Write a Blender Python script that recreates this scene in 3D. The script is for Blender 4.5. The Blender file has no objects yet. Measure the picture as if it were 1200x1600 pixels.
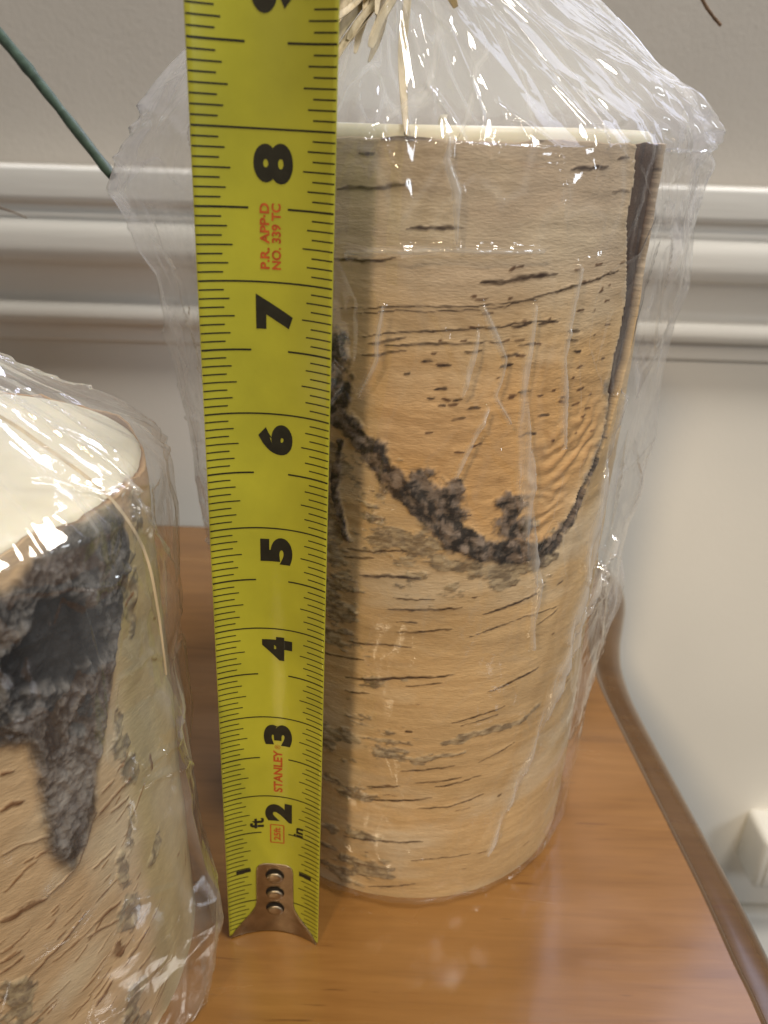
import bpy, bmesh, math, random
import numpy as np
from mathutils import Vector, Matrix

# ------------------------------------------------------------------ camera, world, lamps, exposure
I = 0.0254                                   # one inch in metres; the scene is laid out in inches
scn = bpy.context.scene
COL = scn.collection
R = math.radians

PITCH, ROLL, EYE = R(25.733), R(1.85), 8.0175
cam_data = bpy.data.cameras.new('camera')
cam = bpy.data.objects.new('camera', cam_data)
COL.objects.link(cam)
_f = Vector((0, math.cos(PITCH), -math.sin(PITCH)))
_u = Vector((0, math.sin(PITCH), math.cos(PITCH)))
_x = Vector((1, 0, 0))
_X = math.cos(ROLL) * _x + math.sin(ROLL) * _u
_U = -math.sin(ROLL) * _x + math.cos(ROLL) * _u
cam.matrix_world = Matrix(((_X.x, _U.x, -_f.x, 0), (_X.y, _U.y, -_f.y, 0),
                           (_X.z, _U.z, -_f.z, EYE * I), (0, 0, 0, 1)))
cam_data.sensor_fit = 'HORIZONTAL'
cam_data.sensor_width = 36.0
cam_data.lens = 1240.0 / 1200.0 * 36.0
cam_data.clip_start = 0.005
cam_data.clip_end = 50.0
cam_data.dof.use_dof = True
cam_data.dof.focus_distance = 6.9 * I
cam_data.dof.aperture_fstop = 26.0
scn.camera = cam

world = bpy.data.worlds.new('World')
scn.world = world
world.use_nodes = True
bg = world.node_tree.nodes['Background']
bg.inputs[0].default_value = (1.0, 0.93, 0.84, 1)
bg.inputs[1].default_value = 0.145


def lamp(name, loc, target, power, color, size, size_y=None, shape='RECTANGLE'):
    d = bpy.data.lights.new(name, 'AREA')
    d.energy = power
    d.color = color
    d.shape = shape
    d.size = size
    if size_y:
        d.size_y = size_y
    o = bpy.data.objects.new(name, d)
    o.location = loc
    o.rotation_euler = (Vector(target) - Vector(loc)).to_track_quat('-Z', 'Y').to_euler()
    COL.objects.link(o)
    return o


spot = bpy.data.lights.new('warm_downlight', 'SPOT')
spot.energy = 58
spot.color = (1.0, 0.77, 0.49)
spot.spot_size = R(12.5)
spot.spot_blend = 0.55
spot.shadow_soft_size = 0.085
so = bpy.data.objects.new('warm_downlight', spot)
so.location = (-0.50, -1.21, 1.05)
so.rotation_euler = (Vector((0.085, 0.20, 0.035)) - Vector(so.location)).to_track_quat('-Z', 'Y').to_euler()
COL.objects.link(so)
lamp('ceiling_lamp', (0.55, -0.15, 1.90), (0.15, 0.35, 0.10), 30, (1.0, 0.945, 0.865), 0.50, shape='DISK')
lamp('window_daylight', (1.55, -1.10, 0.85), (0.0, 0.25, 0.12), 9, (0.84, 0.91, 1.0), 0.38, 0.50)
lamp('far_window_daylight', (0.135, 0.62, 0.78), (0.10, 0.15, 0.05), 4.4, (0.76, 0.78, 1.0), 0.09, 0.60)
lamp('far_window_daylight_wide', (0.62, 0.66, 0.80), (0.15, 0.12, 0.05), 1.6, (0.70, 0.76, 1.0), 0.36, 0.60)

scn.view_settings.view_transform = 'Standard'
scn.view_settings.look = 'None'
scn.view_settings.exposure = 0.0
scn.view_settings.gamma = 1.0
scn.view_settings.use_curve_mapping = False
scn.cycles.transparent_max_bounces = 48
scn.cycles.max_bounces = 10

# ------------------------------------------------------------------ helpers
rng = np.random.default_rng(7)


def tag(o, label=None, cat=None, group=None, kind=None):
    if label: o['label'] = label
    if cat: o['category'] = cat
    if group: o['group'] = group
    if kind: o['kind'] = kind
    return o


def empty(name, loc=(0, 0, 0)):
    o = bpy.data.objects.new(name, None)
    o.location = Vector(loc) * I
    o.empty_display_size = 0.02
    COL.objects.link(o)
    return o


def link(name, me, mat=None, parent=None, smooth=True):
    o = bpy.data.objects.new(name, me)
    if mat: me.materials.append(mat)
    if smooth:
        me.polygons.foreach_set('use_smooth', np.ones(len(me.polygons), dtype=bool))
    COL.objects.link(o)
    if parent:
        o.parent = parent
        o.matrix_parent_inverse = Matrix.Translation(-parent.location)
    return o


def np_mesh(name, V, F):
    """V (n,3) in inches, F (m,3|4) vertex ids"""
    V = np.asarray(V, dtype=np.float64) * I
    F = np.asarray(F, dtype=np.int32)
    me = bpy.data.meshes.new(name)
    me.vertices.add(len(V))
    me.vertices.foreach_set('co', V.astype(np.float32).ravel())
    k = F.shape[1]
    me.loops.add(F.size)
    me.loops.foreach_set('vertex_index', F.ravel())
    me.polygons.add(len(F))
    me.polygons.foreach_set('loop_start', np.arange(0, F.size, k, dtype=np.int32))
    me.update(calc_edges=True)
    me.validate()
    return me


def grid_faces(n, m, wrap=False):
    """rows n, columns m"""
    idx = np.arange(n * m).reshape(n, m)
    if wrap:
        idx = np.concatenate([idx, idx[:, :1]], axis=1)
    a, b, c, d = idx[:-1, :-1], idx[:-1, 1:], idx[1:, 1:], idx[1:, :-1]
    return np.stack([a, b, c, d], axis=-1).reshape(-1, 4)


def vcol(me, rgb):
    at = me.attributes.new('Col', 'FLOAT_COLOR', 'POINT')
    c = np.ones((len(rgb), 4), dtype=np.float32)
    c[:, :3] = rgb
    at.data.foreach_set('color', c.ravel())


def bm_mesh(name, bm):
    me = bpy.data.meshes.new(name)
    bmesh.ops.recalc_face_normals(bm, faces=bm.faces[:])
    bm.to_mesh(me)
    bm.free()
    return me


def bm_box(bm, x0, x1, y0, y1, z0, z1, bev=0.0, seg=2):
    vs = [bm.verts.new(Vector(p) * I) for p in
          ((x0, y0, z0), (x1, y0, z0), (x1, y1, z0), (x0, y1, z0), (x0, y0, z1), (x1, y0, z1), (x1, y1, z1), (x0, y1, z1))]
    fs = [bm.faces.new([vs[i] for i in q]) for q in
          ((0, 3, 2, 1), (4, 5, 6, 7), (0, 1, 5, 4), (1, 2, 6, 5), (2, 3, 7, 6), (3, 0, 4, 7))]
    if bev:
        es = list({e for f in fs for e in f.edges})
        bmesh.ops.bevel(bm, geom=es, offset=bev * I, segments=seg, affect='EDGES', profile=0.5)


# --- noise on arrays
def _hash(ix, iy, seed):
    h = (ix.astype(np.int64) * 374761393 + iy.astype(np.int64) * 668265263 + seed * 1442695041) & 0xFFFFFFFF
    h = ((h ^ (h >> 13)) * 1274126177) & 0xFFFFFFFF
    h = h ^ (h >> 16)
    return (h & 0xFFFFFF) / float(0xFFFFFF)


def vnoise(x, y, seed=0):
    ix, iy = np.floor(x), np.floor(y)
    fx, fy = x - ix, y - iy
    fx = fx * fx * fx * (fx * (fx * 6 - 15) + 10)
    fy = fy * fy * fy * (fy * (fy * 6 - 15) + 10)
    a, b = _hash(ix, iy, seed), _hash(ix + 1, iy, seed)
    c, d = _hash(ix, iy + 1, seed), _hash(ix + 1, iy + 1, seed)
    return (a * (1 - fx) + b * fx) * (1 - fy) + (c * (1 - fx) + d * fx) * fy - 0.5


def fbm(x, y, seed=0, octv=4, gain=0.5):
    s, a = 0, 1.0
    for k in range(octv):
        s = s + a * vnoise(x * 2 ** k + 17.3 * k, y * 2 ** k + 5.1 * k, seed + k)
        a *= gain
    return s


def trinoise(x, y, seed=0):
    """piecewise planar noise on a triangle lattice: flat facets with crisp creases"""
    s = (x + y) * 0.3660254
    i, j = np.floor(x + s), np.floor(y + s)
    u, v = x + s - i, y + s - j
    a, d = _hash(i, j, seed), _hash(i + 1, j + 1, seed)
    b, c = _hash(i + 1, j, seed), _hash(i, j + 1, seed)
    up = u > v
    return np.where(up, a * (1 - u) + b * (u - v) + d * v, a * (1 - v) + c * (v - u) + d * u) - 0.5


def sstep(e0, e1, x):
    t = np.clip((x - e0) / (e1 - e0), 0, 1)
    return t * t * (3 - 2 * t)


def mix3(c, rgb, m):
    return c * (1 - m[..., None]) + np.asarray(rgb) * m[..., None]


def seg_dist(S, Z, pts):
    """distance to a polyline and running fraction along it; pts in (s, z)"""
    best = np.full(S.shape, 1e9)
    frac = np.zeros(S.shape)
    ln = [math.dist(pts[i], pts[i + 1]) for i in range(len(pts) - 1)]
    tot = sum(ln) or 1
    run = 0
    for i in range(len(pts) - 1):
        (x0, y0), (x1, y1) = pts[i], pts[i + 1]
        dx, dy = x1 - x0, y1 - y0
        L2 = dx * dx + dy * dy + 1e-12
        t = np.clip(((S - x0) * dx + (Z - y0) * dy) / L2, 0, 1)
        d = np.hypot(S - x0 - t * dx, Z - y0 - t * dy)
        m = d < best
        best = np.where(m, d, best)
        frac = np.where(m, (run + t * ln[i]) / tot, frac)
        run += ln[i]
    return best, frac


# ------------------------------------------------------------------ materials
def mat(name):
    m = bpy.data.materials.new(name)
    m.use_nodes = True
    return m, m.node_tree.nodes, m.node_tree.links, m.node_tree.nodes['Principled BSDF']


def N(nodes, typ, **kw):
    n = nodes.new(typ)
    for k, v in kw.items():
        if k.startswith('i_'):
            key = k[2:]
            n.inputs[int(key) if key.isdigit() else key].default_value = v
        else:
            setattr(n, k, v)
    return n


def objcoord(nodes, links, scale):
    tc = N(nodes, 'ShaderNodeTexCoord')
    mp = N(nodes, 'ShaderNodeMapping')
    mp.inputs['Scale'].default_value = scale
    links.new(tc.outputs['Object'], mp.inputs['Vector'])
    return mp.outputs['Vector']


def simple(name, col, rough=0.6, spec=0.4, metal=0.0, nscale=60, namp=0.08, bump=0.0, bscale=None, coat=0.0, aniso=(1, 1, 1)):
    m, n, l, b = mat(name)
    v = objcoord(n, l, aniso)
    t = N(n, 'ShaderNodeTexNoise', i_Scale=nscale, i_Detail=5.0)
    l.new(v, t.inputs['Vector'])
    hs = N(n, 'ShaderNodeMix', data_type='RGBA', blend_type='MIX')
    hs.inputs[6].default_value = tuple(c * (1 - namp) for c in col) + (1,)
    hs.inputs[7].default_value = tuple(min(1, c * (1 + namp)) for c in col) + (1,)
    rmp = N(n, 'ShaderNodeMapRange', i_1=0.3, i_2=0.7)
    l.new(t.outputs[0], rmp.inputs[0])
    l.new(rmp.outputs[0], hs.inputs[0])
    l.new(hs.outputs[2], b.inputs['Base Color'])
    b.inputs['Roughness'].default_value = rough
    b.inputs['Specular IOR Level'].default_value = spec
    b.inputs['Metallic'].default_value = metal
    b.inputs['Coat Weight'].default_value = coat
    if bump:
        t2 = N(n, 'ShaderNodeTexNoise', i_Scale=bscale or nscale * 4, i_Detail=4.0)
        l.new(v, t2.inputs['Vector'])
        bp = N(n, 'ShaderNodeBump', i_Strength=bump, i_Distance=0.0005)
        l.new(t2.outputs[0], bp.inputs['Height'])
        l.new(bp.outputs[0], b.inputs['Normal'])
    return m


M_UPPER = simple('taupe_wall_paint', (0.55, 0.505, 0.445), 0.75, 0.25, nscale=9, namp=0.04, bump=0.35, bscale=420)
M_LOWER = simple('cream_wall_paint', (0.82, 0.79, 0.72), 0.55, 0.35, nscale=9, namp=0.03, bump=0.2, bscale=380)
M_TRIM = simple('cream_trim_paint', (0.86, 0.835, 0.77), 0.38, 0.45, nscale=14, namp=0.05, bump=0.35, bscale=220, aniso=(0.12, 1, 1))
M_FIT = simple('white_plastic', (0.78, 0.77, 0.72), 0.4, 0.45, nscale=20, namp=0.02)
M_WAX = simple('cream_wax', (0.76, 0.72, 0.56), 0.40, 0.45, nscale=35, namp=0.12, bump=0.5, bscale=90)
M_WAX.node_tree.nodes['Principled BSDF'].inputs['Subsurface Weight'].default_value = 0.25
M_WAX.node_tree.nodes['Principled BSDF'].inputs['Subsurface Radius'].default_value = (0.006, 0.004, 0.002)
M_STEEL = simple('brushed_steel', (0.36, 0.29, 0.20), 0.38, 0.5, metal=1.0, nscale=300, namp=0.18, bump=0.1, bscale=900)
M_INK = simple('black_ink', (0.018, 0.017, 0.010), 0.5, 0.35, nscale=500, namp=0.25)
M_RED = simple('red_ink', (0.45, 0.09, 0.02), 0.5, 0.35, nscale=900, namp=0.25)
M_STEM = simple('green_stem', (0.055, 0.085, 0.06), 0.5, 0.35, nscale=260, namp=0.35, bump=0.3, bscale=500)
M_TWIG = simple('brown_twig', (0.20, 0.13, 0.08), 0.7, 0.2, nscale=260, namp=0.3)
M_RAFFIA = simple('straw_raffia', (0.64, 0.53, 0.36), 0.55, 0.35, nscale=130, namp=0.30, bump=0.6, bscale=300, aniso=(3, 3, 0.35))
M_WICK = simple('cotton_wick', (0.70, 0.64, 0.52), 0.8, 0.2, nscale=600, namp=0.2)
M_UNDER = simple('brown_inner_bark', (0.12, 0.065, 0.035), 0.75, 0.25, nscale=120, namp=0.35, bump=0.6, bscale=260)


def bark_material(name):
    m, n, l, b = mat(name)
    at = N(n, 'ShaderNodeAttribute', attribute_name='Col')
    v = objcoord(n, l, (1, 1, 3.2))
    t = N(n, 'ShaderNodeTexNoise', i_Scale=330.0, i_Detail=6.0, i_Roughness=0.65)
    l.new(v, t.inputs['Vector'])
    rmp = N(n, 'ShaderNodeMapRange', i_1=0.28, i_2=0.72, i_3=0.90, i_4=1.08)
    l.new(t.outputs[0], rmp.inputs[0])
    mx = N(n, 'ShaderNodeMix', data_type='RGBA', blend_type='MULTIPLY')
    mx.inputs[0].default_value = 1.0
    l.new(at.outputs['Color'], mx.inputs[6])
    l.new(rmp.outputs[0], mx.inputs[7])
    l.new(mx.outputs[2], b.inputs['Base Color'])
    b.inputs['Roughness'].default_value = 0.62
    b.inputs['Specular IOR Level'].default_value = 0.18
    t2 = N(n, 'ShaderNodeTexNoise', i_Scale=700.0, i_Detail=5.0)
    l.new(v, t2.inputs['Vector'])
    bp = N(n, 'ShaderNodeBump', i_Strength=0.45, i_Distance=0.0004)
    l.new(t2.outputs[0], bp.inputs['Height'])
    l.new(bp.outputs[0], b.inputs['Normal'])
    return m


M_BARK = bark_material('birch_bark')


def wood_material(name='stained_pine', dark=1.0):
    m, n, l, b = mat(name)
    v = objcoord(n, l, (1.0, 4.0, 4.0))
    big = N(n, 'ShaderNodeTexNoise', i_Scale=13.0, i_Detail=4.0, i_Distortion=0.8)
    l.new(v, big.inputs['Vector'])
    v2 = objcoord(n, l, (1.0, 14.0, 4.0))
    gr = N(n, 'ShaderNodeTexNoise', i_Scale=26.0, i_Detail=8.0, i_Roughness=0.62, i_Distortion=0.3)
    l.new(v2, gr.inputs['Vector'])
    cr = N(n, 'ShaderNodeValToRGB')
    cr.color_ramp.elements[0].position = 0.30
    cr.color_ramp.elements[0].color = (0.155, 0.068, 0.017, 1)
    cr.color_ramp.elements[1].position = 0.72
    cr.color_ramp.elements[1].color = (0.275, 0.134, 0.036, 1)
    e = cr.color_ramp.elements.new(0.5)
    e.color = (0.22, 0.102, 0.026, 1)
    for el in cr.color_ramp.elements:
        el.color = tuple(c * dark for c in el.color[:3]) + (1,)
    ad = N(n, 'ShaderNodeMath', operation='MULTIPLY_ADD', i_1=0.55)
    ad2 = N(n, 'ShaderNodeMath', operation='MULTIPLY', i_1=0.45)
    l.new(gr.outputs[0], ad2.inputs[0])
    l.new(big.outputs[0], ad.inputs[0])
    l.new(ad2.outputs[0], ad.inputs[2])
    l.new(ad.outputs[0], cr.inputs[0])
    # short dark pores along the grain
    v3 = objcoord(n, l, (1.0, 11.0, 4.0))
    po = N(n, 'ShaderNodeTexNoise', i_Scale=34.0, i_Detail=3.0)
    l.new(v3, po.inputs['Vector'])
    pr = N(n, 'ShaderNodeMapRange', i_1=0.665, i_2=0.74)
    l.new(po.outputs[0], pr.inputs[0])
    mx = N(n, 'ShaderNodeMix', data_type='RGBA')
    mx.inputs[7].default_value = (0.075, 0.028, 0.010, 1)
    pm = N(n, 'ShaderNodeMath', operation='MULTIPLY', i_1=0.6)
    l.new(pr.outputs[0], pm.inputs[0])
    l.new(pm.outputs[0], mx.inputs[0])
    l.new(cr.outputs[0], mx.inputs[6])
    l.new(mx.outputs[2], b.inputs['Base Color'])
    rr = N(n, 'ShaderNodeMapRange', i_1=0.3, i_2=0.7, i_3=0.17, i_4=0.28)
    l.new(big.outputs[0], rr.inputs[0])
    l.new(rr.outputs[0], b.inputs['Roughness'])
    b.inputs['Specular IOR Level'].default_value = 0.5
    b.inputs['Coat Weight'].default_value = 0.8
    b.inputs['Coat Roughness'].default_value = 0.13
    bp = N(n, 'ShaderNodeBump', i_Strength=0.12, i_Distance=0.0004)
    l.new(gr.outputs[0], bp.inputs['Height'])
    l.new(bp.outputs[0], b.inputs['Normal'])
    return m


M_WOOD = wood_material()
M_RIM = wood_material('darkened_pine', 0.42)  # same pine colours, darkened for the edge moulding


def film_material(name, haze_lo, haze_hi):
    """thin clear film: sharp reflection by fresnel over a see-through sheet, faint milky haze from fine crumpling plus painted glint streaks"""
    m = bpy.data.materials.new(name)
    m.use_nodes = True
    n, l = m.node_tree.nodes, m.node_tree.links
    n.clear()
    out = N(n, 'ShaderNodeOutputMaterial')
    v = objcoord(n, l, (1, 1, 0.45))
    t = N(n, 'ShaderNodeTexNoise', i_Scale=160.0, i_Detail=4.0)
    l.new(v, t.inputs['Vector'])
    bp = N(n, 'ShaderNodeBump', i_Strength=0.25, i_Distance=0.0006)
    l.new(t.outputs[0], bp.inputs['Height'])
    tr = N(n, 'ShaderNodeBsdfTransparent')
    tr.inputs[0].default_value = (0.975, 0.975, 0.97, 1)
    gl = N(n, 'ShaderNodeBsdfGlossy')
    gl.inputs['Color'].default_value = (1, 1, 1, 1)
    gl.inputs['Roughness'].default_value = 0.055
    l.new(bp.outputs[0], gl.inputs['Normal'])
    lw = N(n, 'ShaderNodeLayerWeight', i_Blend=0.5)
    l.new(bp.outputs[0], lw.inputs['Normal'])
    pw = N(n, 'ShaderNodeMath', operation='POWER', i_1=5.0)
    l.new(lw.outputs['Facing'], pw.inputs[0])
    fr = N(n, 'ShaderNodeMapRange', i_1=0.0, i_2=1.0, i_3=0.06, i_4=0.80)
    l.new(pw.outputs[0], fr.inputs[0])
    df = N(n, 'ShaderNodeBsdfDiffuse')
    df.inputs[0].default_value = (0.85, 0.85, 0.84, 1)
    tl = N(n, 'ShaderNodeBsdfTranslucent')
    tl.inputs[0].default_value = (0.85, 0.85, 0.84, 1)
    hz = N(n, 'ShaderNodeMixShader', i_0=0.5)
    l.new(df.outputs[0], hz.inputs[1])
    l.new(tl.outputs[0], hz.inputs[2])
    at = N(n, 'ShaderNodeAttribute', attribute_name='Col')
    sep = N(n, 'ShaderNodeSeparateColor')
    l.new(at.outputs['Color'], sep.inputs[0])
    mr = N(n, 'ShaderNodeMapRange', i_1=0.0, i_2=1.0, i_3=haze_lo, i_4=haze_hi)
    l.new(sep.outputs[0], mr.inputs[0])
    m1 = N(n, 'ShaderNodeMixShader')
    l.new(mr.outputs[0], m1.inputs[0])
    l.new(tr.outputs[0], m1.inputs[1])
    l.new(hz.outputs[0], m1.inputs[2])
    m2 = N(n, 'ShaderNodeMixShader')
    l.new(fr.outputs[0], m2.inputs[0])
    l.new(m1.outputs[0], m2.inputs[1])
    l.new(gl.outputs[0], m2.inputs[2])
    l.new(m2.outputs[0], out.inputs[0])
    return m


M_FILM = film_material('clear_cellophane', 0.004, 0.46)

# blade paint: yellow enamel under a clear coat
M_YEL = simple('yellow_enamel', (0.415, 0.405, 0.028), 0.36, 0.5, nscale=70, namp=0.12, bump=0.05, bscale=900, coat=0.55)
M_YEL.node_tree.nodes['Principled BSDF'].inputs['Coat Roughness'].default_value = 0.22

# ------------------------------------------------------------------ setting: wall, trim
WY = 17.0


def slab(name, x0, x1, y0, y1, z0, z1, m):
    bm = bmesh.new()
    bm_box(bm, x0, x1, y0, y1, z0, z1)
    return tag(link(name, bm_mesh(name, bm), m, smooth=False), kind='structure')


slab('wall', -34, 34, WY, WY + 1.5, 6.6, 13.2, M_UPPER)
slab('lower_wall', -34, 34, WY - 0.02, WY + 1.5, -14.2, 6.6, M_LOWER)


def sweep_x(name, prof, x0, x1, m, nx=2):
    """moulding: profile points (y, z) swept along x"""
    n = len(prof)
    V = [(x, y, z) for x in np.linspace(x0, x1, nx) for (y, z) in prof]
    F = [(i * n + j, i * n + (j + 1) % n, (i + 1) * n + (j + 1) % n, (i + 1) * n + j) for i in range(nx - 1) for j in range(n)]
    me = np_mesh(name, V, F)
    o = link(name, me, m, smooth=False)
    return tag(o, kind='structure')


def arc(cy, cz, ry, rz, a0, a1, k):
    return [(cy + ry * math.cos(R(a)), cz + rz * math.sin(R(a))) for a in np.linspace(a0, a1, k)]


w = WY
prof = [(w - .02, 7.22)]
prof += [(w - .88, 7.22)]
prof += arc(w - .88, 7.14, .08, .08, 90, 180, 6)
prof += [(w - .96, 6.98)]
prof += arc(w - .82, 6.72, .14, .16, 180, 265, 6)          # small cove under the cap
prof += [(w - .80, 6.42), (w - .86, 6.40)]
prof += arc(w - .62, 5.95, .27, .42, 120, 180, 8)           # swelling face
prof += arc(w - .62, 5.80, .27, .36, 180, 262, 9)
prof += arc(w - .64, 4.96, .40, .46, 80, 8, 8)[:0]
prof += [(w - .50, 5.36), (w - .40, 5.10), (w - .34, 4.86), (w - .32, 4.66), (w - .40, 4.63)]
prof += arc(w - .40, 4.40, .16, .22, 90, 270, 12)           # lower bead
prof += [(w - .22, 4.15), (w - .21, 3.86)]
prof += arc(w - .14, 3.83, .07, .08, 180, 260, 4)
prof += [(w - .02, 3.74)]
sweep_x('chair_rail', prof, -34, 34, M_TRIM)
base = [(w - .02, -13.15), (w - .30, -13.15)] + arc(w - .30, -13.35, .18, .20, 90, 180, 6) + [(w - .48, -13.8), (w - .62, -13.9), (w - .62, -22), (w - .02, -22)]
sweep_x('skirting_board', base, -34, 34, M_TRIM)
tag(bpy.data.objects['skirting_board'], kind='structure')

# paint blob on the top of the rail, left
# white boxy fitting on the lower wall at the right
bm = bmesh.new()
bm_box(bm, 10.75, 14.2, WY - 1.25, WY + .1, -11.1, -9.25, 0.18, 3)
fit = tag(link('wall_fitting', bm_mesh('wall_fitting', bm), M_FIT), 'white blocky fitting on the lower wall right of the table', 'wall fitting')
bm = bmesh.new()
bm_box(bm, 10.95, 14.0, WY - 1.31, WY - 1.2, -10.9, -9.45, 0.05, 2)
link('cover', bm_mesh('cover', bm), M_FIT, fit)

# ------------------------------------------------------------------ table
table = empty('side_table', (-2, 7, -0.95))
tag(table, 'honey stained pine side table with scalloped moulded edge under the candles', 'table')
# outline of the upper face (x, y), inches; right side first, then mirrored about x = -2.6
right = [(3.95, -3.0), (4.02, 0.0), (4.03, 3.0), (4.02, 5.06), (3.98, 5.71), (3.94, 6.6), (3.86, 7.55), (3.76, 8.71), (3.66, 9.9), (3.63, 10.6),
         (3.68, 11.4), (3.85, 12.2), (4.08, 12.9), (4.28, 13.5), (4.38, 14.0), (4.36, 14.45), (4.20, 14.85), (3.8, 15.2), (3.0, 15.45), (1.8, 15.58), (0, 15.62)]


def catmull(p, k=5):
    p = [np.array(q, float) for q in p]
    out = []
    for i in range(len(p) - 1):
        a, b, c, d = p[max(i - 1, 0)], p[i], p[i + 1], p[min(i + 2, len(p) - 1)]
        for t in np.linspace(0, 1, k, endpoint=False):
            out.append(0.5 * ((2 * b) + (c - a) * t + (2 * a - 5 * b + 4 * c - d) * t * t + (3 * b - a - 3 * c + d) * t ** 3))
    out.append(p[-1])
    return out


rt = catmull(right, 4)
MX = -2.6
lf = [np.array((2 * MX - q[0], q[1])) for q in rt[::-1]]
ring = rt + lf
ring = np.array(ring)


def inset_ring(P, d):
    nx = np.roll(P, -1, 0) - np.roll(P, 1, 0)
    nrm = np.stack([nx[:, 1], -nx[:, 0]], 1)
    nrm /= np.linalg.norm(nrm, axis=1)[:, None] + 1e-9
    return P + nrm * d


steps = [(0.0 - .05, 0.0), (0.0, -.012), (.03, -.045), (.035, -.13), (.06, -.18), (.12, -.20), (.22, -.205), (.36, -.215), (.47, -.25), (.54, -.31), (.57, -.40), (.57, -.62), (.52, -.74), (.28, -.80)]
V, n = [], len(ring)
for d, z in steps:
    q = inset_ring(ring, d)
    V += [(a, b, z) for a, b in q]
F = grid_faces(len(steps), n, wrap=True)
# the last ring segment (front) closes the outline
lip = np_mesh('edge_moulding', V, F)
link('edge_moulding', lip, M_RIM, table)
bm = bmesh.new()
q = inset_ring(ring, -.05)
vs = [bm.verts.new(Vector((a, b, 0)) * I) for a, b in q]
f = bm.faces.new(vs)
vs2 = [bm.verts.new(Vector((a, b, -.80)) * I) for a, b in inset_ring(ring, .28)]
bm.faces.new(vs2[::-1])
bmesh.ops.triangulate(bm, faces=bm.faces[:])
link('table_top', bm_mesh('table_top', bm), M_WOOD, table, smooth=False)

# ------------------------------------------------------------------ bark surfaces
LENT=[
 ([(-0.261,7.958),(-0.045,7.984)],9),
 ([(0.274,7.971),(0.461,8.013)],8),
 ([(0.455,7.77),(0.637,7.805)],7),
 ([(-0.424,7.608),(-0.135,7.648)],7),
 ([(-0.155,7.337),(0.053,7.374)],7),
 ([(-0.437,7.086),(-0.186,7.115)],7),
 ([(0.131,6.965),(0.453,7.008)],9),
 ([(0.68,7.621),(0.792,7.629)],5),
 ([(-0.342,6.688),(0.241,6.783),(0.798,7.013)],2.5),
 ([(0.429,6.858),(0.8,6.998)],3.5),
 ([(-0.343,7.858),(-0.28,7.863)],6),
 ([(0.686,7.851),(0.755,7.878)],5),
 ([(-0.436,6.704),(-0.055,6.774),(0.374,6.819)],2.5),
 ([(-0.335,6.499),(-0.025,6.587),(0.192,6.619),(0.493,6.645)],3.5),
 ([(0.273,6.61),(0.357,6.622)],5),
 ([(0.387,6.606),(0.486,6.633)],6),
 ([(-0.294,6.441),(-0.137,6.508)],5),
 ([(-0.226,6.427),(0.016,6.491),(0.251,6.502)],4),
 ([(-0.32,6.339),(-0.135,6.401)],4),
 ([(-0.075,6.327),(-0.031,6.343)],5),
 ([(-0.01,6.298),(0.041,6.314)],5),
 ([(0.089,6.419),(0.16,6.437)],5),
 ([(0.237,6.37),(0.32,6.383)],5),
 ([(0.24,6.287),(0.296,6.296)],5),
 ([(0.309,6.452),(0.389,6.461)],5),
 ([(0.536,6.534),(0.609,6.533)],5),
 ([(0.534,6.454),(0.607,6.452)],5),
 ([(0.587,6.358),(0.635,6.354)],5),
 ([(-0.144,6.208),(-0.115,6.219)],5),
 ([(-0.018,6.097),(0.034,6.114)],5),
 ([(-0.042,6.024),(-0.012,6.034)],5),
 ([(-0.001,5.965),(0.032,5.975)],5),
 ([(0.057,6.016),(0.096,6.027)],5),
 ([(0.119,5.939),(0.173,5.952)],5),
 ([(0.056,5.843),(0.115,5.86)],5),
 ([(0.352,5.665),(0.447,5.664)],5),
 ([(0.437,5.817),(0.505,5.814)],5),
 ([(0.331,6.043),(0.391,6.047)],5),
 ([(-0.368,4.507),(-0.098,4.58)],4),
 ([(-0.384,4.429),(-0.236,4.468)],5),
 ([(-0.311,4.262),(-0.027,4.313)],7),
 ([(-0.148,4.058),(0.037,4.086)],4),
 ([(-0.176,3.922),(-0.086,3.944),(0.168,3.995)],5),
 ([(0.266,3.874),(0.381,3.908),(0.572,3.995)],5),
 ([(-0.128,3.794),(-0.031,3.812)],3),
 ([(-0.134,3.679),(-0.021,3.708),(0.13,3.75)],5),
 ([(0.204,3.632),(0.499,3.754),(0.706,3.726)],3),
 ([(-0.364,3.475),(-0.217,3.51),(-0.055,3.524)],4),
 ([(-0.498,3.243),(-0.279,3.297)],4),
 ([(-0.379,3.024),(-0.07,3.139),(0.172,3.199)],6),
 ([(-0.068,3.046),(0.103,3.1)],4),
 ([(-0.379,2.858),(-0.25,2.892)],5),
 ([(0.333,2.913),(0.468,2.971),(0.643,3.046)],5),
 ([(0.681,3.996),(0.728,4.018)],4),
 ([(0.579,3.605),(0.722,3.693)],3),
 ([(0.16,2.579),(0.446,2.68)],4),
 ([(0.212,2.523),(0.413,2.58)],3),
 ([(-0.065,2.471),(-0.024,2.478)],5),
 ([(0.329,1.982),(0.54,2.104)],3),
 ([(-0.079,1.941),(0.204,2.004)],4),
 ([(-0.001,1.784),(0.245,1.823)],4),
 ([(0.102,1.712),(0.356,1.789)],4),
 ([(-0.247,1.652),(-0.076,1.724)],5),
 ([(-0.236,1.467),(-0.038,1.529),(0.097,1.57)],5),
 ([(0.015,1.419),(0.206,1.425),(0.378,1.503)],4),
 ([(0.475,1.387),(0.5,1.394)],5),
 ([(-0.371,0.816),(-0.212,0.886),(0.062,0.908)],6),
 ([(0.007,0.608),(0.159,0.633),(0.338,0.622)],2.5),
 ([(-0.231,0.104),(0.042,0.251)],5),
]
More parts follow.
